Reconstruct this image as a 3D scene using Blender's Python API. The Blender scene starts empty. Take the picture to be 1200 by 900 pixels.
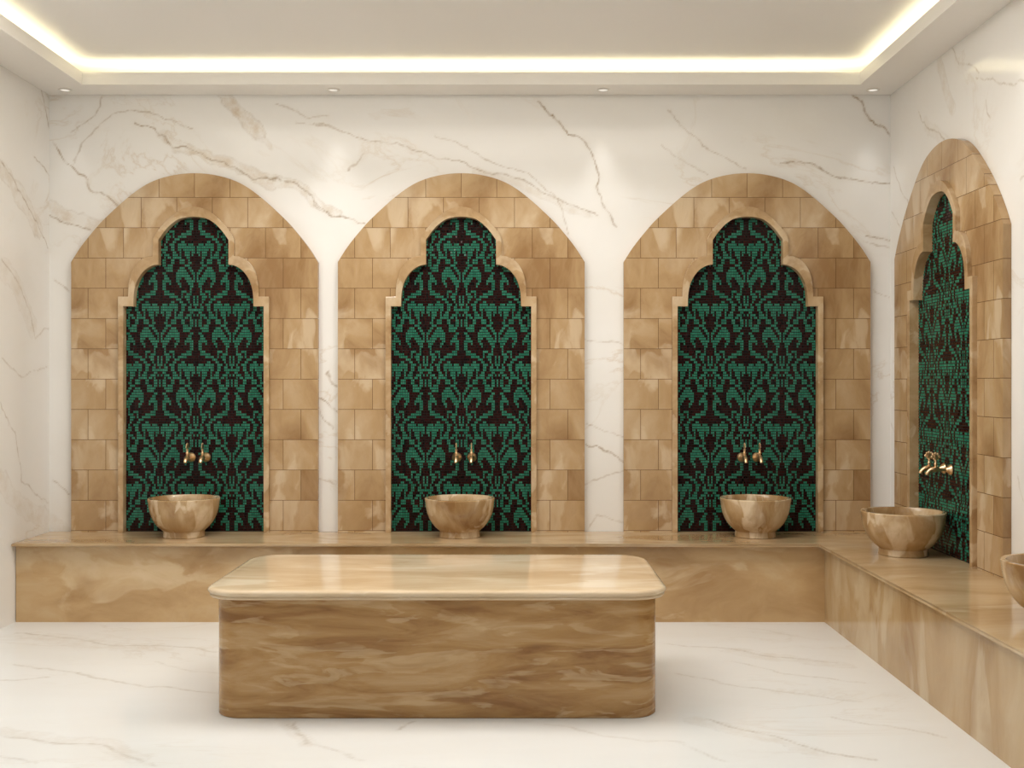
import bpy, bmesh, math, random
import numpy as np
from mathutils import Vector, Matrix

random.seed(7)
np.random.seed(7)
SC = bpy.context.scene
COL = SC.collection
PI = math.pi

# ----------------------------------------------------------------- room measures (metres)
F = 1323.0; VX, VY, CH = 606.0, 448.0, 1.40          # lens in pixels, vanishing point, eye height
YB = 7.07; XL, XR = -2.93, 2.337                     # back, left and right wall
YF, YBACK = 3.10, -2.2                               # front edge of the bath room, end of the anteroom
ZS, ZLIP, ZC = 3.20, 3.276, 3.35                     # soffit, top of the cove lip, ceiling
ZB = 0.467                                           # top of the bench
LX0, LX1, LY0, LY1 = -2.63, 2.074, 3.33, 6.827       # inner edge of the cove

# ----------------------------------------------------------------- helpers
def lin(c):
    c = c / 255.0
    return c / 12.92 if c <= 0.04045 else ((c + 0.055) / 1.055) ** 2.4
def rgb(r, g, b): return (lin(r), lin(g), lin(b), 1.0)

def link(name, me, mat=None, parent=None):
    o = bpy.data.objects.new(name, me); COL.objects.link(o)
    if mat:
        for m in (mat if isinstance(mat, (list, tuple)) else [mat]): me.materials.append(m)
    if parent: o.parent = parent
    return o
def from_bm(name, bm, mat, parent=None, smooth=False, angle=None):
    bmesh.ops.recalc_face_normals(bm, faces=bm.faces)
    me = bpy.data.meshes.new(name); bm.to_mesh(me); bm.free()
    if smooth:
        for p in me.polygons: p.use_smooth = True
    o = link(name, me, mat, parent)
    if smooth and angle:
        me.set_sharp_from_angle(angle=angle)
    return o
def tag(o, label=None, cat=None, group=None, kind=None):
    if label: o['label'] = label
    if cat: o['category'] = cat
    if group: o['group'] = group
    if kind: o['kind'] = kind
    return o
def empty(name, loc, rz=0.0):
    o = bpy.data.objects.new(name, None); COL.objects.link(o)
    o.location = loc; o.rotation_euler = (0, 0, rz); o.empty_display_size = 0.1
    return o
def copy_tree(o, parent=None):
    c = o.copy(); COL.objects.link(c)
    if parent: c.parent = parent
    for ch in list(o.children): copy_tree(ch, c)
    return c
def add_box(bm, x0, x1, y0, y1, z0, z1):
    v = [bm.verts.new(p) for p in ((x0,y0,z0),(x1,y0,z0),(x1,y1,z0),(x0,y1,z0),(x0,y0,z1),(x1,y0,z1),(x1,y1,z1),(x0,y1,z1))]
    for f in ((0,3,2,1),(4,5,6,7),(0,1,5,4),(1,2,6,5),(2,3,7,6),(3,0,4,7)): bm.faces.new([v[i] for i in f])
def add_lathe(bm, prof, seg=40, axis='Z', origin=(0,0,0)):
    """prof: list of (r, h); axis Z up or Y pointing to -y"""
    rings = []
    for r, h in prof:
        ring = []
        for i in range(seg if r > 1e-6 else 1):
            a = 2*PI*i/seg
            if axis == 'Z': p = (r*math.cos(a), r*math.sin(a), h)
            else: p = (r*math.cos(a), -h, r*math.sin(a))
            ring.append(bm.verts.new((p[0]+origin[0], p[1]+origin[1], p[2]+origin[2])))
        rings.append(ring)
    for a, b in zip(rings[:-1], rings[1:]):
        n = max(len(a), len(b))
        for i in range(n):
            j = (i+1) % n
            q = [a[i % len(a)], a[j % len(a)], b[j % len(b)], b[i % len(b)]]
            u = []
            for v in q:
                if v not in u: u.append(v)
            if len(u) > 2: bm.faces.new(u)
def add_tube(bm, pts, rad, seg=16):
    pts = [Vector(p) for p in pts]; rings = []
    up = Vector((1, 0, 0))
    for i, p in enumerate(pts):
        t = (pts[min(i+1, len(pts)-1)] - pts[max(i-1, 0)]).normalized()
        n1 = up; n2 = t.cross(n1).normalized()
        r = rad[i]
        rings.append([bm.verts.new(p + n1*r*math.cos(2*PI*k/seg) + n2*r*math.sin(2*PI*k/seg)) for k in range(seg)])
    for a, b in zip(rings[:-1], rings[1:]):
        for k in range(seg):
            bm.faces.new((a[k], a[(k+1) % seg], b[(k+1) % seg], b[k]))
    bm.faces.new(rings[0]); bm.faces.new(rings[-1])
def add_prism(bm, poly, y0, y1):
    """poly in (x, z), from y0 (wall side) to y1 (room side)"""
    a = [bm.verts.new((x, y0, z)) for x, z in poly]
    b = [bm.verts.new((x, y1, z)) for x, z in poly]
    n = len(poly)
    fa = bm.faces.new(a); fb = bm.faces.new(b)
    for i in range(n): bm.faces.new((a[i], a[(i+1) % n], b[(i+1) % n], b[i]))
    fa.normal_update(); fb.normal_update()
    bmesh.ops.triangulate(bm, faces=[fa, fb], ngon_method='BEAUTY')
def rrect(x0, x1, y0, y1, r, n=14):
    out = []
    for cx, cy, a0 in ((x1-r, y1-r, 0), (x0+r, y1-r, 90), (x0+r, y0+r, 180), (x1-r, y0+r, 270)):
        for i in range(n+1):
            a = math.radians(a0 + 90*i/n)
            out.append((cx + r*math.cos(a), cy + r*math.sin(a)))
    return out

# ----------------------------------------------------------------- node helper
class NT:
    def __init__(s, name):
        s.m = bpy.data.materials.new(name); s.m.use_nodes = True
        s.t = s.m.node_tree; s.t.nodes.clear()
        s.out = s.n('ShaderNodeOutputMaterial')
    def n(s, typ, **kw):
        nd = s.t.nodes.new(typ)
        for k, v in kw.items(): setattr(nd, k, v)
        return nd
    def l(s, a, b): s.t.links.new(a, b)
    def val(s, sock, v):
        if hasattr(v, 'is_linked') or isinstance(v, bpy.types.NodeSocket): s.l(v, sock)
        else: sock.default_value = v
    def math(s, op, a, b=None, clamp=False):
        nd = s.n('ShaderNodeMath', operation=op, use_clamp=clamp)
        s.val(nd.inputs[0], a)
        if b is not None: s.val(nd.inputs[1], b)
        return nd.outputs[0]
    def mapping(s, vec, scale=(1,1,1), rot=(0,0,0), loc=(0,0,0)):
        nd = s.n('ShaderNodeMapping'); s.l(vec, nd.inputs['Vector'])
        nd.inputs['Scale'].default_value = scale; nd.inputs['Rotation'].default_value = rot; nd.inputs['Location'].default_value = loc
        return nd.outputs[0]
    def noise(s, vec, scale, detail=5, rough=0.55, dist=0.0):
        nd = s.n('ShaderNodeTexNoise'); s.l(vec, nd.inputs['Vector'])
        nd.inputs['Scale'].default_value = scale; nd.inputs['Detail'].default_value = detail
        nd.inputs['Roughness'].default_value = rough; nd.inputs['Distortion'].default_value = dist
        return nd.outputs
    def ramp(s, fac, stops, interp='LINEAR'):
        nd = s.n('ShaderNodeValToRGB'); s.l(fac, nd.inputs[0]); r = nd.color_ramp; r.interpolation = interp
        while len(r.elements) < len(stops): r.elements.new(0.5)
        for e, (p, c) in zip(r.elements, stops):
            e.position = p; e.color = c if len(c) == 4 else (*c, 1)
        return nd.outputs[0]
    def mix(s, fac, a, b, blend='MIX'):
        nd = s.n('ShaderNodeMix', data_type='RGBA', blend_type=blend)
        s.val(nd.inputs[0], fac); s.val(nd.inputs[6], a); s.val(nd.inputs[7], b)
        return nd.outputs[2]
    def add(s, a, b, op='ADD'):
        nd = s.n('ShaderNodeVectorMath', operation=op); s.val(nd.inputs[0], a); s.val(nd.inputs[1], b)
        return nd.outputs[0]
    def bsdf(s, color, rough=0.4, metal=0.0, spec=0.5, coat=0.0, normal=None):
        b = s.n('ShaderNodeBsdfPrincipled')
        s.val(b.inputs['Base Color'], color); s.val(b.inputs['Roughness'], rough); s.val(b.inputs['Metallic'], metal)
        s.val(b.inputs['Specular IOR Level'], spec)
        if coat: b.inputs['Coat Weight'].default_value = coat; b.inputs['Coat Roughness'].default_value = 0.05
        if normal is not None: s.l(normal, b.inputs['Normal'])
        s.l(b.outputs[0], s.out.inputs['Surface'])
        return s.m

BW = (0, 0, 0, 1); WW = (1, 1, 1, 1)

# ----------------------------------------------------------------- materials
def onyx(name, scale=(1,1,1), rot=(0,0,0), loc=(0,0,0), f1=2.0, f2=1.6, dark=(.33,.205,.092), mid=(.53,.375,.205), light=(.70,.585,.41),
         pale=0.55, rough=0.16, bricks=False, pale_lo=.54, pale_hi=.72, warp=1.3, spec=.45):
    dark, mid, light = (tuple(c*k for c, k in zip(q, (.90, .885, .86))) for q in (dark, mid, light))
    t = NT(name)
    tc = t.n('ShaderNodeTexCoord').outputs['Object']
    base = tc
    mort = None
    if bricks:
        sep = t.n('ShaderNodeSeparateXYZ'); t.l(tc, sep.inputs[0])
        cmb = t.n('ShaderNodeCombineXYZ')
        t.l(t.math('ADD', sep.outputs[0], 0.221*20), cmb.inputs[0])
        t.l(t.math('ADD', sep.outputs[2], 0.1886*10 - 0.0097), cmb.inputs[1])
        br = t.n('ShaderNodeTexBrick'); t.l(cmb.outputs[0], br.inputs['Vector'])
        br.offset = 0.5; br.offset_frequency = 2; br.squash = 1.0
        br.inputs['Color1'].default_value = BW; br.inputs['Color2'].default_value = WW; br.inputs['Mortar'].default_value = BW
        br.inputs['Scale'].default_value = 1.0; br.inputs['Mortar Size'].default_value = 0.0016; br.inputs['Mortar Smooth'].default_value = 0.0
        br.inputs['Bias'].default_value = 0.0
        br.inputs['Brick Width'].default_value = 0.221; br.inputs['Row Height'].default_value = 0.1886
        mort = br.outputs['Fac']
        sh = t.add(br.outputs['Color'], (0.22, 0.0, 0.10), 'MULTIPLY')
        base = t.add(tc, sh)
    v = t.mapping(base, scale, rot, loc)
    wv = t.noise(t.mapping(v, loc=(2.3, 5.1, 8.8)), f1*.7, 3, 0.5)
    v = t.add(v, t.add(t.add(wv[1], (.5, .5, .5), 'SUBTRACT'), (warp/f1,)*3, 'MULTIPLY'))
    n1 = t.noise(v, f1, 7, 0.56, 0.4)
    n2 = t.noise(t.mapping(v, loc=(3.1, 7.7, 1.3)), f2, 6, 0.5, 0.5)
    n3 = t.noise(t.mapping(v, loc=(9.1, 2.2, 5.3)), f1*5, 6, 0.65, 0.6)
    n4 = t.noise(t.mapping(v, loc=(1.7, 9.2, 3.3)), f2*1.9, 4, 0.5, 0.3)
    n1f = t.math('ADD', t.math('MULTIPLY', n1[0], 0.86), t.math('MULTIPLY', n3[0], 0.14))
    c = t.ramp(n1f, [(0.36, dark), (0.47, tuple(.35*a+.65*b for a, b in zip(dark, mid))), (0.53, mid), (0.66, tuple(0.55*a+.45*b for a, b in zip(mid, light)))])
    pm = t.ramp(n2[0], [(pale_lo, (0,0,0)), (pale_lo+.035, (.75,.75,.75)), (pale_hi, (1,1,1))])
    pm2 = t.math('MULTIPLY', t.math('MULTIPLY', pm, pale), t.ramp(n4[0], [(0.36, (.25,.25,.25)), (0.56, (1,1,1))]))
    c = t.mix(pm2, c, (*light, 1))
    c = t.mix(t.ramp(n3[0], [(.55, (0,0,0)), (.8, (.35,.35,.35))]), c, (*dark, 1))
    if mort is not None:
        c = t.mix(t.math('MULTIPLY', mort, 0.95), c, (.12, .062, .025, 1))
    return t.bsdf(c, rough, spec=spec)

M = {}
M['tile'] = onyx('onyx_tiles', scale=(1.5, 1.5, 0.8), rot=(0, .35, 0), loc=(6.3, 2.1, 4.4), f1=1.9, f2=2.3, rough=0.11, bricks=True, dark=(.32,.19,.088), mid=(.485,.332,.178), light=(.70,.58,.425), pale=0.68, pale_lo=.545, pale_hi=.72, warp=1.0)
M['trim'] = onyx('onyx_moulding', scale=(1.2,1.2,1.2), f1=4.0, f2=4.5, mid=(.50,.35,.195), dark=(.34,.21,.10), light=(.71,.59,.43), pale=.65, rough=.15)
M['bench'] = onyx('onyx_bench', scale=(0.8,0.8,1.5), rot=(0, .3, 0), loc=(1.3,.2,.6), f1=1.7, f2=1.9, dark=(.41,.25,.112), mid=(.56,.385,.20), light=(.72,.58,.39), pale=.7, rough=.14)
M['benchside'] = onyx('onyx_bench_side', scale=(1.5,1.2,0.5), loc=(4.3,1.2,2.6), f1=1.9, f2=2.0, dark=(.34,.205,.09), mid=(.49,.345,.185), light=(.66,.55,.39), pale=.7, rough=.10)
M['benchtop'] = onyx('onyx_bench_top', scale=(0.6,1.6,1), loc=(7,2,1), f1=1.8, f2=1.6, dark=(.41,.27,.135), mid=(.53,.385,.225), light=(.70,.585,.42), pale=.5, rough=.10)
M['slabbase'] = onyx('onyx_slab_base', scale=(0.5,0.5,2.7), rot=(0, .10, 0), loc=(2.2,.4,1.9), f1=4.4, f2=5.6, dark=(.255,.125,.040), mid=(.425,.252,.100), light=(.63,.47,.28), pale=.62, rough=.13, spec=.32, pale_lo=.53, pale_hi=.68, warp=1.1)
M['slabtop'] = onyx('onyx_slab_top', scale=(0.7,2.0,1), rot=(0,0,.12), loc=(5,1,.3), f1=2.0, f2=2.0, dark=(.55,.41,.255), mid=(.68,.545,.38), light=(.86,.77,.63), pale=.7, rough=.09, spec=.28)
M['basin'] = onyx('onyx_basin', scale=(1.3,1.3,0.6), rot=(.2,.25,0), f1=4.2, f2=4.6, dark=(.30,.17,.07), mid=(.49,.335,.175), light=(.78,.66,.49), pale=.9, rough=.12, pale_lo=.485, pale_hi=.62)

def marble(name, base, vein_col, band_col, rough, nscale=(1,1,1), nrot=(0,0,0), faint=.35, spec=.14):
    t = NT(name)
    tc = t.n('ShaderNodeTexCoord').outputs['Object']
    a1 = t.n('ShaderNodeAttribute', attribute_name='vein'); a2 = t.n('ShaderNodeAttribute', attribute_name='band')
    v = t.mapping(tc, nscale, nrot)
    n = t.noise(v, 1.1, 8, 0.6, 0.9)
    ridge = t.math('ABSOLUTE', t.math('SUBTRACT', n[0], 0.5))
    fv = t.ramp(ridge, [(0.0, (1,1,1)), (0.006, (.45,.45,.45)), (0.022, (0,0,0))])
    br = t.noise(t.mapping(tc, loc=(4, 1, 2)), 1.3, 3, 0.5)
    fv = t.math('MULTIPLY', fv, t.ramp(br[0], [(0.48, (0,0,0)), (0.64, (1,1,1))]))
    cl = t.noise(t.mapping(v, loc=(8, 3, 1)), 0.9, 5, 0.55, 0.6)
    c = t.mix(t.ramp(cl[0], [(0.35, (0,0,0)), (0.75, (1,1,1))]), base, tuple(b*k for b, k in zip(base[:3], (.95,.94,.92))) + (1,))
    brk = t.noise(tc, 16, 5, 0.65)
    brk2 = t.noise(tc, 9, 6, 0.7)
    bandf = t.math('MULTIPLY', a2.outputs['Fac'], t.ramp(brk2[0], [(0.40, (.10,.10,.10)), (0.66, (1,1,1))]))
    c = t.mix(bandf, c, band_col)
    vf = t.math('MULTIPLY', a1.outputs['Fac'], t.ramp(brk[0], [(0.36, (.2,.2,.2)), (0.56, (1,1,1))]), True)
    c = t.mix(vf, c, vein_col)
    c = t.mix(t.math('MULTIPLY', fv, faint), c, band_col)
    return t.bsdf(c, rough, spec=spec)
M['wall'] = marble('white_veined_marble_wall', (.80,.795,.782,1), (.32,.235,.14,1), (.54,.43,.30,1), .10, (1,1,1.6), (0,.5,0), .4)
M['wallside'] = marble('white_veined_marble_side_wall', (.80,.795,.782,1), (.32,.235,.14,1), (.54,.43,.30,1), .10, (1,1,1.6), (.5,0,0), .45, spec=.5)
M['floor'] = marble('white_veined_marble_floor', (.79,.812,.825,1), (.42,.38,.33,1), (.60,.55,.49,1), .12, (.7,2.0,1), (0,0,.35), .35)
t = NT('ceiling_paint'); M['ceil'] = t.bsdf((.84,.835,.83,1), .6, spec=.3)
t = NT('soffit_paint'); M['soffit'] = t.bsdf((.84,.825,.80,1), .35, spec=.4)
t = NT('plain_wall_paint'); M['plain'] = t.bsdf((.76,.72,.66,1), .5, spec=.3)

def mosaic_mat(name, c0, c1, rough, spec=.5):
    t = NT(name)
    g = t.n('ShaderNodeNewGeometry')
    r = t.math('MULTIPLY', g.outputs['Random Per Island'], 1.0)
    return t.bsdf(t.mix(r, c0, c1), rough, spec=spec)
M['green'] = mosaic_mat('green_glass_tesserae', (.014,.15,.092,1), (.032,.215,.138,1), .11)
M['dark'] = mosaic_mat('dark_red_glass_tesserae', (.006,.002,.002,1), (.036,.006,.005,1), .11, .22)
t = NT('mosaic_grout'); M['grout'] = t.bsdf((.010,.012,.010,1), .8, spec=.2)
t = NT('polished_brass')
n = t.noise(t.n('ShaderNodeTexCoord').outputs['Object'], 60, 3, .5)
M['brass'] = t.bsdf(t.ramp(n[0], [(.3, (.74,.48,.26,1)), (.7, (.88,.64,.40,1))]),   .3, metal=1.0)
t = NT('white_lamp_ring'); M['ring'] = t.bsdf((.78,.75,.70,1), .35)
def emit(name, col, st):
    t = NT(name); e = t.n('ShaderNodeEmission'); e.inputs[0].default_value = (*col, 1); e.inputs[1].default_value = st
    t.l(e.outputs[0], t.out.inputs['Surface']); return t.m
M['led'] = emit('warm_led', (1.0, .88, .56), 5.0)
M['lens'] = emit('lamp_lens', (1.0, .93, .82), 0.8)
M['panel'] = emit('fill_panel_glow', (1.0, .93, .835), 7.2)  # glow of the added ceiling fill panel

# ----------------------------------------------------------------- marble veins (value noise + polylines)
def vnoise(u, v, f, seed):
    rs = np.random.RandomState(seed); tab = rs.rand(128, 128)
    x = u*f; y = v*f; xi = np.floor(x).astype(int); yi = np.floor(y).astype(int)
    fx = x-xi; fy = y-yi; fx = fx*fx*(3-2*fx); fy = fy*fy*(3-2*fy)
    g = lambda a, b: tab[a % 128, b % 128]
    return (g(xi,yi)*(1-fx)+g(xi+1,yi)*fx)*(1-fy)+(g(xi,yi+1)*(1-fx)+g(xi+1,yi+1)*fx)*fy - .5
def fbm(u, v, f, seed, o=4):
    return sum(vnoise(u, v, f*2**k, seed+k)*0.55**k for k in range(o))
def polydist(U, V, pts):
    d = np.full(U.shape, 9.0)
    for (ax, ay), (bx, by) in zip(pts[:-1], pts[1:]):
        dx, dy = bx-ax, by-ay; L = dx*dx+dy*dy+1e-9
        t = np.clip(((U-ax)*dx+(V-ay)*dy)/L, 0, 1)
        d = np.minimum(d, np.hypot(U-ax-t*dx, V-ay-t*dy))
    return d
def veins(U, V, thin, band, seed=1, amp=.05):
    wu = U + amp*fbm(U, V, 5, seed, 6); wv = V + amp*fbm(U, V, 5, seed+20, 6)
    T = np.zeros(U.shape); B = np.zeros(U.shape)
    for pts, w, s in thin:
        d = polydist(wu, wv, pts)
        T = np.maximum(T, 1.15*s*np.clip(1-d/w, 0, 1))
        B = np.maximum(B,   .11*s*np.exp(-(d/(w*4))**2))
    for pts, w, s in band:
        d = polydist(wu, wv, pts) + .35*w*fbm(U, V, 14, seed+40)
        B = np.maximum(B, s*np.clip((1-d/w)*2.2, 0, 1))
        T = np.maximum(T, .45*s*np.clip(1-np.abs(d-w*.85)/.008, 0, 1))
    return T, B
def grid_wall(name, us, vs, fn, mat, thin, band, seed, swap=False):
    """us, vs: coordinate arrays; fn(u, v) -> xyz arrays"""
    U, V = np.meshgrid(us, vs)
    T, B = veins(U, V, thin, band, seed)
    P = np.stack(fn(U, V), -1).reshape(-1, 3)
    nu, nv = len(us), len(vs)
    i = np.arange((nu-1)*(nv-1)); r = i//(nu-1); c = i % (nu-1); a = r*nu+c
    Q = np.stack([a, a+1, a+nu+1, a+nu], -1)
    if swap: Q = Q[:, ::-1]
    me = bpy.data.meshes.new(name)
    me.vertices.add(len(P)); me.vertices.foreach_set('co', P.astype(np.float32).ravel())
    me.loops.add(Q.size); me.loops.foreach_set('vertex_index', Q.astype(np.int32).ravel())
    me.polygons.add(len(Q)); me.polygons.foreach_set('loop_start', np.arange(0, Q.size, 4, dtype=np.int32))
    me.update(calc_edges=True)
    for nm, arr in (('vein', T), ('band', B)):
        at = me.attributes.new(nm, 'FLOAT', 'POINT'); at.data.foreach_set('value', arr.astype(np.float32).ravel())
    o = link(name, me, mat); o['kind'] = 'structure'
    return o
def axis(*segs):
    """segs: (start, end, step) pieces joined"""
    out = []
    for a, b, st in segs: out += list(np.linspace(a, b, max(2, int(round(abs(b-a)/st))+1))[:-1])
    return np.array(out + [segs[-1][1]])
def back(p): return ((p[0]-VX)*YB/F, CH+(VY-p[1])*YB/F)
def leftw(p): d = XL*F/(p[0]-VX); return (d, CH+(VY-p[1])*d/F)
def rightw(p): d = XR*F/(p[0]-VX); return (d, CH+(VY-p[1])*d/F)
def flr(p): d = CH*F/(p[1]-VY); return ((p[0]-VX)*d/F, d)
def conv(fn, lst): return [([fn(p) for p in pts], w, s) for pts, w, s in lst]

W = .0066
back_thin = conv(back, [
 ([(60,168),(66,172),(80,185),(88,196),(98,208),(105,220),(115,228),(127,231),(140,240)], W, .85),
 ([(120,112),(118,122),(110,135),(95,147),(80,155)], W, .55),
 ([(150,128),(130,135),(115,148),(100,165),(92,180),(88,190)], W, .5),
 ([(150,128),(165,129),(185,134),(205,142),(230,150)], W, .55),
 ([(160,143),(185,153),(198,168),(225,173),(245,185),(270,195),(295,205),(315,205),(335,215),(365,230),(375,245),(390,253),(400,256)], W, .8),
 ([(325,122),(345,130),(362,138),(385,142)], W, .45), ([(350,145),(380,152),(405,158)], W, .5),
 ([(58,252),(85,258),(110,267)], W, .85),
 ([(370,148),(400,156),(430,163),(470,173),(505,182),(540,190),(570,200),(610,212),(650,228),(680,240),(700,248)], W, .6),
 ([(510,160),(535,168),(560,180),(590,192),(620,205),(645,222),(660,240),(670,275)], W, .45),
 ([(630,115),(645,130),(658,145),(665,157),(680,163),(690,175),(698,190),(702,200),(700,215),(705,230),(712,245),(722,262)], W*1.2, .9),
 ([(410,198),(420,190),(430,180)], W, .5), ([(370,235),(380,245),(392,253),(410,258),(425,265)], W, .8),
 ([(785,130),(812,155),(825,172),(845,180),(870,195)], W, .5), ([(775,170),(790,185),(810,195),(830,203)], W, .4),
 ([(915,190),(945,196),(970,203),(1000,210),(1030,218),(1046,220)], W, .75),
 ([(1002,112),(1008,120),(1015,130),(1022,140),(1032,150),(1046,160)], W*1.1, 1.0),
 ([(1010,276),(1030,281),(1046,284)], W, .95), ([(1012,285),(1046,297)], W, .5),
 ([(372,463),(385,474),(397,483)], W, .8), ([(374,475),(380,490),(390,500)], W, .65), ([(385,430),(396,452)], W, .6),
 ([(684,523),(710,532),(734,543)], W, .8), ([(688,500),(734,516)], W, .5), ([(684,570),(734,552)], W, .5), ([(686,622),(700,605),(734,612)], W, .4),
 ([(684,395),(734,408)], W, .35), ([(372,560),(397,566)], W, .4), ([(60,330),(84,345)], W, .5), ([(60,560),(84,575)], W, .5), ([(1022,340),(1046,352)], W, .4)])
back_band = conv(back, [
 ([(195,160),(205,168),(230,177),(250,187),(275,194),(300,202),(318,210),(345,220),(362,230),(380,242),(395,249)], .035, .55),
 ([(258,108),(275,124),(288,138),(296,152),(303,162)], .045, .75), ([(300,158),(305,168),(316,174)], .02, .4),
 ([(56,238),(80,248),(105,258),(122,264)], .045, .55), ([(560,200),(600,213),(650,232),(690,250)], .03, .35), ([(60,610),(84,622)], .06, .3)])
left_thin = conv(leftw, [([(1,188),(15,210),(30,240),(45,268),(57,292)], W, .7), ([(38,180),(58,202)], W, .6), ([(46,100),(52,125),(57,150)], W, .7),
 ([(2,300),(20,330),(35,362),(42,395),(57,385)], W, .5), ([(1,470),(18,505),(25,560),(57,592)], W, .5), ([(1,415),(30,440),(57,430)], W, .4)])
left_band = conv(leftw, [([(1,196),(18,222),(33,248),(45,270)], .06, .5), ([(4,310),(22,340),(38,380)], .07, .3), ([(1,560),(20,590),(57,612)], .07, .3)])
right_thin = conv(rightw, [([(1075,130),(1080,145),(1090,150),(1100,157),(1110,165)], W, .6), ([(1047,195),(1056,225),(1066,240)], W, .5), ([(1045,250),(1056,268)], W, .55),
 ([(1112,55),(1130,72),(1145,82)], W, .5), ([(1155,112),(1158,125),(1162,132)], W, .5), ([(1142,88),(1170,93),(1199,97)], W, .45), ([(1194,215),(1199,205)], W, .5),
 ([(1045,500),(1056,512)], W, .4), ([(1192,560),(1199,585)], W, .4)])
right_band = conv(rightw, [([(1097,66),(1104,90),(1110,110),(1116,128)], .045, .38), ([(1085,145),(1098,158),(1110,168)], .04, .25)])
G = .012
floor_thin = conv(flr, [
 ([(20,741),(70,746),(130,756),(200,758),(256,764)], G, .55), ([(20,780),(80,787),(140,800),(200,808),(256,812)], G, .5), ([(2,797),(60,795)], G, .4),
 ([(2,862),(60,868),(120,874),(150,885),(180,897)], G, .5), ([(2,888),(40,895)], G, .4), ([(180,775),(220,785),(256,790)], G, .3),
 ([(785,755),(850,759),(920,772),(985,778)], G, .5), ([(795,790),(880,805),(950,815),(1010,822)], G, .45), ([(860,775),(920,790),(1010,800)], G, .4),
 ([(830,843),(870,857),(930,870),(980,882),(1020,888)], G, .6), ([(980,840),(1040,850),(1120,866)], G, .45), ([(345,846),(355,858),(362,872)], G, .65), ([(485,846),(470,856)], G, .6),
 ([(340,850),(372,874),(430,890)], G, .4), ([(640,850),(700,860),(790,872),(850,890)], G, .3), ([(900,740),(960,750)], G, .3)])
floor_band = conv(flr, [([(40,744),(100,754),(180,760)], .10, .35), ([(2,858),(60,865),(120,872),(160,888)], .05, .4), ([(860,762),(930,774),(990,780)], .08, .4),
 ([(820,845),(880,862),(960,880)], .06, .4), ([(330,845),(350,858),(366,872)], .04, .35)])

# ----------------------------------------------------------------- setting
xs = axis((XL, XR, .008)); zs = axis((0, ZB, .1), (ZB, ZC, .008))
grid_wall('wall_back', xs, zs, lambda u, v: (u, u*0+YB, v), M['wall'], back_thin, back_band, 3)
ys = axis((YBACK, 4.9, .3), (4.9, YB, .007)); zs2 = axis((0, .4, .1), (.4, ZC, .008), (ZC, 3.66, .1))
grid_wall('wall_left', ys, zs2, lambda u, v: (u*0+XL, u, v), M['wallside'], left_thin, left_band, 5, True)
grid_wall('wall_right', ys, zs2, lambda u, v: (u*0+XR, u, v), M['wallside'], right_thin, right_band, 9)
xf = axis((XL, XR, .012)); yf = axis((YBACK, 3.9, .15), (3.9, YB, .011))
grid_wall('floor', xf, yf, lambda u, v: (u, v, u*0), M['floor'], floor_thin, floor_band, 13)
bm = bmesh.new(); add_box(bm, XL, XR, YF-.16, YB, ZC, ZC+.1); add_box(bm, XL, XR, YBACK, YF-.16, 3.66, 3.76)
tag(from_bm('ceiling', bm, M['ceil']), kind='structure')
bm = bmesh.new()                                                     # dropped soffit with upstanding lip all round
add_box(bm, XL, LX0, YF, YB, ZS, ZS+.015); add_box(bm, LX1, XR, YF, YB, ZS, ZS+.015)
add_box(bm, LX0, LX1, LY1, YB, ZS, ZS+.015); add_box(bm, LX0, LX1, YF, LY0, ZS, ZS+.015)
e = .015
add_box(bm, LX0-e, LX0, LY0-e, LY1+e, ZS+.015, ZLIP); add_box(bm, LX1, LX1+e, LY0-e, LY1+e, ZS+.015, ZLIP)
add_box(bm, LX0, LX1, LY1, LY1+e, ZS+.015, ZLIP); add_box(bm, LX0, LX1, LY0-e, LY0, ZS+.015, ZLIP)
tag(from_bm('trim_1', bm, M['soffit']), kind='structure')
bm = bmesh.new(); add_box(bm, XL, XR, YF-.16, YF, ZS, 3.66); tag(from_bm('wall_header', bm, M['plain']), kind='structure')
bm = bmesh.new(); add_box(bm, XL, XR, YBACK-.1, YBACK, 0, 3.66); tag(from_bm('wall_front', bm, M['plain']), kind='structure')

# ----------------------------------------------------------------- bench along two walls
SB = 0.006
bench = empty('stone_bench', (0, 0, 0))
tag(bench, 'L-shaped beige onyx bench running along the back and right walls', 'bench')
bm = bmesh.new()
x0, x1, y0, y1, yr = XL+.004, 1.794, 6.59, YB-.004, YF+.05
def lprism(bm, poly, z0, z1):
    a = [bm.verts.new((x, y, z0)) for x, y in poly]; b = [bm.verts.new((x, y, z1)) for x, y in poly]
    bm.faces.new(a[::-1]); bm.faces.new(b)
    n = len(poly)
    return [bm.faces.new((a[i], a[(i+1) % n], b[(i+1) % n], b[i])) for i in range(n)]
lprism(bm, [(x0,y0), (x1,y0), (x1,yr), (XR-.004,yr), (XR-.004,y1), (x0,y1)], 0.0, ZB-.018)
bo = from_bm('bench_base', bm, [M['bench'], M['benchside']], bench)
for p in bo.data.polygons:
    if p.normal.x < -.9 and p.center.x > 1: p.material_index = 1
bm = bmesh.new()
lprism(bm, [(x0,6.53), (1.747,6.53), (1.747,yr-.02), (XR-.004,yr-.02), (XR-.004,y1), (x0,y1)], ZB-.018, ZB)
bmesh.ops.bevel(bm, geom=[e_ for e_ in bm.edges if abs(e_.verts[0].co.z-e_.verts[1].co.z) < 1e-6], offset=.004, segments=2, affect='EDGES')
from_bm('bench_top', bm, M['benchtop'], bench)

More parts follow.
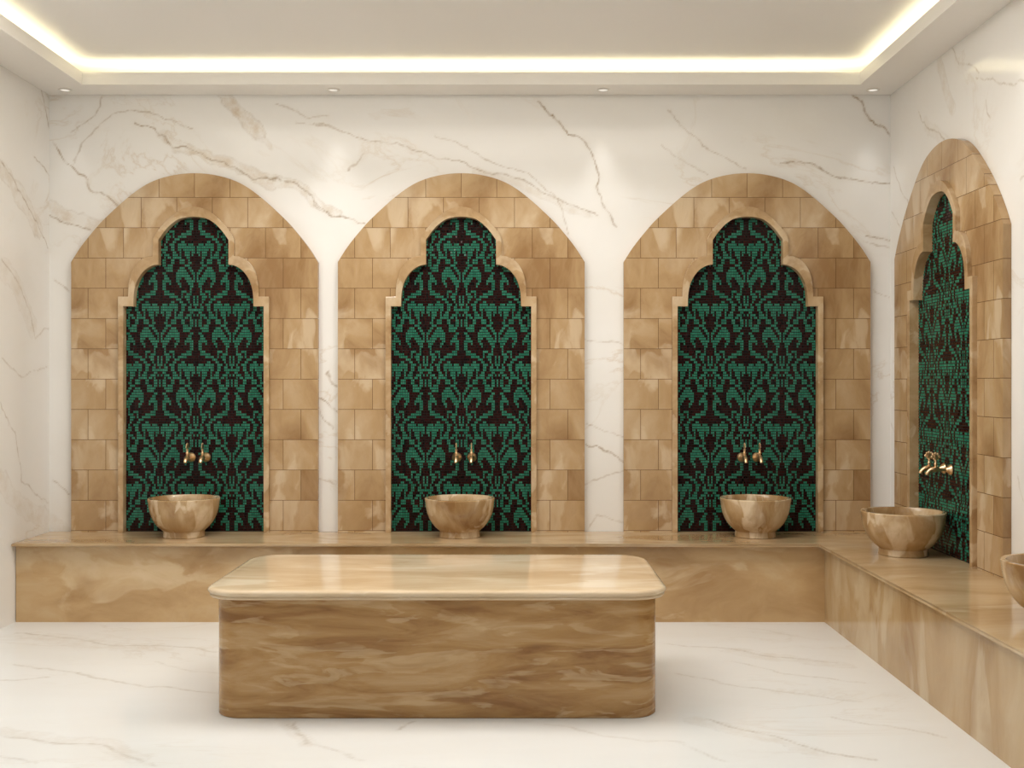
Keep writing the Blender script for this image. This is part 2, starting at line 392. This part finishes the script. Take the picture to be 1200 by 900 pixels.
# ----------------------------------------------------------------- central slab
sx0, sx1, sy0, sy1 = -1.2696, .590, 4.70, 5.62
slab = empty('marble_slab_table', ((sx0+sx1)/2, (sy0+sy1)/2, 0))
tag(slab, 'large low onyx massage slab with rounded corners in the middle of the floor', 'slab table')
hx, hy = (sx1-sx0)/2, (sy1-sy0)/2
def stack(bm, rings, hx, hy, r):
    prev = None; first = None
    for off, z in rings:
        ring = [bm.verts.new((x, y, z)) for x, y in rrect(-hx-off, hx+off, -hy-off, hy+off, r+off)]
        if prev:
            n = len(ring)
            for i in range(n): bm.faces.new((prev[i], prev[(i+1) % n], ring[(i+1) % n], ring[i]))
        else: first = ring
        prev = ring
    bm.faces.new(first[::-1]); bm.faces.new(prev)
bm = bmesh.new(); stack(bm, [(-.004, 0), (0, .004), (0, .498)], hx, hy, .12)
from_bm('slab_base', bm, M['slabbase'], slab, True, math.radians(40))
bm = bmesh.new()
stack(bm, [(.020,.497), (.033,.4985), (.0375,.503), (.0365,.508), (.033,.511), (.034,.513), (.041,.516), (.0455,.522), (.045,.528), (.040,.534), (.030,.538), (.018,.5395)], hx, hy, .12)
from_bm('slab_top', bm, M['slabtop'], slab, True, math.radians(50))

# ----------------------------------------------------------------- arched niches
S1 = 188.2                                                            # pixels per metre at the panel face
def catmull(pts, n=5):
    out = []
    P = [Vector(p) for p in pts]; P = [2*P[0]-P[1]] + P + [2*P[-1]-P[-2]]
    for i in range(1, len(P)-2):
        for k in range(n):
            t = k/n; a, b, c, d = P[i-1:i+3]
            out.append(tuple(.5*((2*b)+(c-a)*t+(2*a-5*b+4*c-d)*t*t+(3*b-a-3*c+d)*t**3)))
    out.append(tuple(P[-2])); return out
def mirror(right): return [(-x, z) for x, z in right[::-1]] + [p for p in right if p[0] > 1e-6]
def pz(py, s=S1): return CH+(VY-py)/s-ZB
top = [(-40,6.3),(-20,1.5),(0,0),(20,1.5),(41,6.5),(59,14.7),(79,29.2),(104,52),(117,66),(133,86),(144.6,104)]
oc = [p for p in catmull(top, 5) if p[0] > -.01]
outer_r = [(x/S1, pz(203+y)) for x, y in oc] + [(144.6/S1, 0.0)]
S2 = 188.9
lobe = [p for p in catmull([(-15,2),(0,0),(15,2),(25,8),(33,16),(41,27)], 4) if p[0] > -.01]
foil = catmull([(41,310),(47,310.9),(52.8,313.6),(58,317.6),(62.4,323),(66,329.5),(68.4,337),(69.9,346),(70.3,359)], 3)
inner_px = [(x, 254+y) for x, y in lobe] + foil + [(82.2,359)]
inner_r = [(x/S2, pz(y, S2)) for x, y in inner_px] + [(82.2/S2, 0.0)]
trim_px = [(0,242),(6,242.6),(13,244.6),(20,248.3),(27,253.6),(34,260.5),(40,267.5),(45,274.5),(47.6,280),(47.6,300),(53,300.3),(59,302.4),(64,305.8),(68,310.3),(71.4,316),(74,323),(75.8,332),(76.4,340),(76.6,347.5),(88.5,347.5)]
trim_r = [(x/S2, pz(y, S2)) for x, y in trim_px] + [(88.5/S2, 0.0)]
outer, inner, trimo = mirror(outer_r), mirror(inner_r), mirror(trim_r)

# damask: 22 columns from one axis to the next, 23 rows; the other half repeats mirrored
PAT = """#######oo###oo###o##o#
##ooo#ooooo##ooo##o#oo
#oooooooooo##oo##oo##o
#ooooooo#oo##oo##ooooo
#oo#ooo##o##oo####oo##
##o#ooo##o#ooo##ooo#o#
####oo###ooooo#oo#o###
####o##ooo###oo###oo#o
###oo##ooo###oo###oo#o
####ooo#######ooo#oo#o
###oo##ooo####ooooo###
##oo##ooooo###oooo####
#oo##ooooooo######oo##
#o##oooooooo#####oo###
#o#oooo##ooo####ooo###
#ooooo####oo###ooooo##
##ooo####oo####o##oo##
##oo#####o########oo##
###o##############oo##
###o##ooo#######ooo###
###ooo##o####oooooo###
#o##ooo#o##ooooo######
#o##oo###ooo##########""".split()
assert all(len(r) == 22 for r in PAT) and len(PAT) == 23
def damask(i, j):
    i %= 42
    if i > 21: i = 42-i
    j %= 46
    if j >= 23: j -= 23; i = 21-i
    return PAT[j][i] == 'o'
def inside(x, z, poly):
    c = False; n = len(poly)
    for i in range(n):
        x1_, z1_ = poly[i]; x2_, z2_ = poly[(i+1) % n]
        if (z1_ > z) != (z2_ > z) and x < (x2_-x1_)*(z-z1_)/(z2_-z1_)+x1_: c = not c
    return c
PW, PH, ZROW = .01071, .01635, 1.5254-ZB
def mosaic_mesh():
    bm = bmesh.new()
    add_prism(bm, [(x*1.02, z*1.004) for x, z in inner], -.003, -.0095)
    for f in bm.faces: f.material_index = 2
    grow = [(x*1.04, z+.012 if z > .01 else z-.02) for x, z in inner]
    rnd = random.Random(4)
    for i in range(-43, 44):
        for j in range(-58, 68):
            cx, cz = i*PW, ZROW - j*PH
            if cz < PH*.45 or not inside(cx, cz, grow): continue
            g = damask(i, j)
            hw, hh = PW*.435, PH*.395
            ax, az = rnd.gauss(0, .012), rnd.gauss(0, .05)
            y0_, b = -.0125, .0010
            lo = [bm.verts.new((cx+sx*hw, -.0093, cz+sz*hh)) for sx, sz in ((-1,-1),(1,-1),(1,1),(-1,1))]
            hi = [bm.verts.new((cx+sx*(hw-b), y0_+sx*ax*hw+sz*az*hh, cz+sz*(hh-b))) for sx, sz in ((-1,-1),(1,-1),(1,1),(-1,1))]
            fs = [bm.faces.new(hi)] + [bm.faces.new((lo[k], lo[(k+1) % 4], hi[(k+1) % 4], hi[k])) for k in range(4)]
            for f in fs: f.material_index = 0 if g else 1
    me = bpy.data.meshes.new('mosaic_panel'); bm.to_mesh(me); bm.free()
    return me
def make_niche():
    root = empty('arched_niche', (0, 0, 0))
    bm = bmesh.new(); add_prism(bm, outer + trimo[::-1], -.001, -.040)
    from_bm('tile_surround', bm, M['tile'], root)
    bm = bmesh.new(); add_prism(bm, trimo + inner[::-1], -.001, -.066)
    fr = from_bm('niche_frame', bm, M['trim'], root)
    bv = fr.modifiers.new('soft_edge', 'BEVEL'); bv.width = .0025; bv.segments = 2; bv.limit_method = 'ANGLE'; bv.angle_limit = math.radians(50)
    link('mosaic_panel', mosaic_mesh(), [M['green'], M['dark'], M['grout']], root)
    return root
niche0 = make_niche()
NX = [-2.009, -.348, 1.432]; NYR = 6.105
where = ['leftmost of the three on the back wall', 'middle one on the back wall', 'rightmost of the three on the back wall', 'on the right wall']
for k in range(4):
    o = niche0 if k == 0 else copy_tree(niche0)
    o.location = (NX[k], YB, ZB) if k < 3 else (XR, NYR, ZB)
    o.rotation_euler.z = 0 if k < 3 else -PI/2
    tag(o, 'beige tiled arch niche with green damask mosaic, ' + where[k], 'niche', 'tiled arch niches')

# ----------------------------------------------------------------- basins
def make_basin():
    bm = bmesh.new()
    R, H = .2125, .2355
    out = [(.122, .036), (.131, .044), (.150, .060), (.170, .084), (.186, .112), (.199, .146), (.2065, .182), (.2095, .212), (.2125, .222), (.2125, .2325), (.2095, H)]
    inn = [(.194, H), (.191, .2325), (.187, .205), (.176, .160), (.155, .120), (.120, .090), (.070, .076), (.028, .073), (.024, .068), (0, .068)]
    add_lathe(bm, [(0, .036)] + out + inn, 72)
    o = from_bm('stone_basin', bm, M['basin'], None, True, math.radians(38))
    bm = bmesh.new()
    add_lathe(bm, [(0, 0), (.121, 0), (.1245, .003), (.1225, .020), (.121, .036), (0, .036)], 72)
    from_bm('basin_foot', bm, M['basin'], o, True, math.radians(38))
    return o
basin0 = make_basin()
spots = [(-2.017, 6.838, 1, .3, 'carved onyx basin on the bench in front of the leftmost niche'),
         (-.347, 6.838, 1, 2.0, 'carved onyx basin on the bench behind the central slab'),
         (1.443, 6.838, 1, 4.1, 'carved onyx basin near the corner in front of the rightmost back niche'),
         (2.093, 6.12, 1.05, 5.2, 'carved onyx basin on the right bench before the side wall niche'),
         (2.125, 4.40, 1.05, 1.1, 'carved onyx basin nearest the viewer, cut off by the right edge')]
for k, (x, y, s, rz, lb) in enumerate(spots):
    o = basin0 if k == 0 else copy_tree(basin0)
    o.location = (x, y, ZB); o.rotation_euler.z = rz; o.scale = (s, s, 1)
    tag(o, lb, 'basin', 'onyx basins on the bench')

# ----------------------------------------------------------------- brass taps
def make_tap():
    root = empty('brass_tap', (0, 0, 0))
    bm = bmesh.new()
    add_lathe(bm, [(0, 0), (.029, 0), (.030, .003), (.028, .007), (.021, .014), (.014, .022), (.010, .028), (0, .028)], 28, 'Y')
    from_bm('wall_flange', bm, M['brass'], root, True, math.radians(45))
    bm = bmesh.new()
    add_tube(bm, [(0,-.022,0),(0,-.045,0),(0,-.060,0),(0,-.070,.001),(0,-.082,.003),(0,-.096,.003),(0,-.110,-.002),(0,-.121,-.010),(0,-.128,-.020),(0,-.131,-.027)],
             [.0075,.0070,.0085,.0125,.0145,.0140,.0128,.0115,.0105,.0098], 20)
    from_bm('spout', bm, M['brass'], root, True, math.radians(50))
    bm = bmesh.new()
    add_lathe(bm, [(0,.004),(.010,.006),(.0115,.014),(.008,.017),(.0075,.024),(.0095,.027),(.0095,.033),(.0070,.036),(.0060,.046),(.0078,.050),(.0078,.054),(0,.056)], 20, 'Z', (0,-.083,0))
    from_bm('stem', bm, M['brass'], root, True, math.radians(45))
    bm = bmesh.new()                                                  # flat fan shaped handle, edge on to the wall
    def blob(y, z, r, th):
        m = Matrix.Translation((0, y, z)) @ Matrix.Diagonal((th/r, 1, 1, 1))
        bmesh.ops.create_uvsphere(bm, u_segments=14, v_segments=10, radius=r, matrix=m)
    blob(-.083, .068, .0185, .0040)
    for a in (5, 50, 90, 130, 175):
        c, s = math.cos(math.radians(a)), math.sin(math.radians(a))
        blob(-.083+.019*c, .068+.019*s, .0078, .0042)
    from_bm('handle', bm, M['brass'], root, True)
    return root
tap0 = make_tap(); first = True
wn = ['the leftmost niche', 'the middle back niche', 'the rightmost back niche', 'the right wall niche']
for k in range(4):
    for s in (-1, 1):
        o = tap0 if first else copy_tree(tap0); first = False
        u = .019 + s*.047
        if k < 3: o.location = (NX[k]+u, YB-.0150, .932)
        else: o.location = (XR-.0150, NYR-u, .932); o.rotation_euler.z = -PI/2
        side = ('left' if s < 0 else 'right') if k < 3 else ('farther' if s < 0 else 'nearer')
        tag(o, '%s brass wall tap of the pair in %s' % (side, wn[k]), 'tap', 'brass wall taps')

# ----------------------------------------------------------------- LED strips in the cove
zl = ZS+.0155
for lb, b in (('warm LED strip hidden in the ceiling cove along the back wall', (LX0-.038, LX1+.038, LY1+.04, LY1+.13)),
              ('warm LED strip in the ceiling cove along the left wall', (LX0-.13, LX0-.04, LY0-.02, LY1+.02)),
              ('warm LED strip in the ceiling cove along the right wall', (LX1+.04, LX1+.13, LY0-.02, LY1+.02)),
              ('warm LED strip in the front ceiling cove facing the niches', (LX0-.038, LX1+.038, LY0-.13, LY0-.04))):
    bm = bmesh.new(); add_box(bm, *b, zl, zl+.009)
    tag(from_bm('led_strip', bm, M['led']), lb, 'light strip', 'cove light strips')

CEIL_W, ANTE_W = 42, 74
# ----------------------------------------------------------------- recessed downlights
def make_down():
    root = empty('recessed_downlight', (0, 0, 0))
    bm = bmesh.new(); add_lathe(bm, [(.026, -.0005), (.040, -.0005), (.041, -.003), (.038, -.006), (.029, -.006), (.026, -.002)], 32)
    from_bm('lamp_ring', bm, M['ring'], root, True, math.radians(40))
    bm = bmesh.new(); add_lathe(bm, [(0, -.0012), (.026, -.0012), (.026, -.0024), (0, -.0024)], 32)
    from_bm('lamp_lens', bm, M['lens'], root)
    return root
d0 = make_down(); first = True
def down(x, y, z, label, power, angle, blend=.6, radius=.03, col=(1, .98, .95), group='recessed ceiling downlights', k=1):
    global first
    o = d0 if first else copy_tree(d0); first = False
    o.location = (x, y, z); tag(o, label, 'downlight', group)
    for ch in o.children:
        if ch.type == 'MESH': ch.scale = (k, k, 1)
    ld = bpy.data.lights.new('downlight_beam', 'SPOT'); ld.energy = power; ld.spot_size = math.radians(angle); ld.spot_blend = blend
    ld.shadow_soft_size = radius; ld.color = col
    lo = bpy.data.objects.new('downlight_beam', ld); COL.objects.link(lo); lo.parent = o; lo.location = (0, 0, -.012 - radius*0)
    return o
yw = 6.945
down(-2.78, yw, ZS, 'small recessed downlight in the soffit at the left back corner', 3.2, 46)
down(-1.13, yw, ZS, 'small recessed downlight in the soffit above the gap between left and middle niches', 4, 46)
down(.53, yw, ZS, 'small recessed downlight in the soffit above the gap between middle and right niches', 4, 46)
down(2.19, yw, ZS, 'small recessed downlight in the soffit at the right back corner', 2, 46)
down(2.21, 5.20, ZS, 'small recessed downlight in the soffit along the right wall', 1.8, 46)
down(-2.79, 5.20, ZS, 'small recessed downlight in the soffit along the left wall', 3, 46)
for k, x in enumerate((-.95, .35)):
    for y, w in ((3.60, 'front'), (5.55, 'rear')):
        down(x, y, ZC, '%s row ceiling downlight over the %s end of the slab' % (w, ('left', 'right')[k]), CEIL_W*(1.35 if w == 'rear' else .3), 137, .12, .05, (1, 1, 1), k=2)
    down(x*1.6, .9, 3.66, 'added fill downlight in the entrance area behind the viewer, %s one' % ('left', 'right')[k], ANTE_W, 150, .5, .08, (1, 1, 1), k=2)  # unseen pair added to light the slab front and fill reflections

bm = bmesh.new(); add_box(bm, -2.35, 1.4, 4.5, 5.6, 3.325, ZC-.0005)  # fill panel added out of view to brighten the upper walls
pr = from_bm('added_fill_panel', bm, M['ring'])
tag(pr, 'wide luminous fill panel, added out of view on the ceiling above the slab', 'added fill light')
bm = bmesh.new(); add_box(bm, -2.33, 1.38, 4.52, 5.58, 3.321, 3.3252)
from_bm('fill_diffuser', bm, M['panel'], pr)

# ----------------------------------------------------------------- world, camera, view
w = bpy.data.worlds.new('room_air'); SC.world = w; w.use_nodes = True
w.node_tree.nodes['Background'].inputs[0].default_value = (.9, .85, .78, 1); w.node_tree.nodes['Background'].inputs[1].default_value = 0.0
cd = bpy.data.cameras.new('camera'); cam = bpy.data.objects.new('camera', cd); COL.objects.link(cam)
cam.location = (0, 0, CH); cam.rotation_euler = (PI/2, 0, 0)
cd.sensor_width = 36; cd.lens = F/1200*36; cd.shift_x = -(VX-600)/1200; cd.shift_y = (VY-450)/1200
cd.clip_start = .05
SC.camera = cam
SC.view_settings.view_transform = 'Standard'; SC.view_settings.look = 'None'
SC.view_settings.gamma = 1.0; SC.view_settings.exposure = 0.2; SC.view_settings.use_curve_mapping = False
SC.cycles.max_bounces = 8; SC.cycles.diffuse_bounces = 6; SC.cycles.glossy_bounces = 4
SC.cycles.caustics_reflective = False; SC.cycles.caustics_refractive = False
SC.cycles.sample_clamp_indirect = 4.0
SC.cycles.use_denoising = True
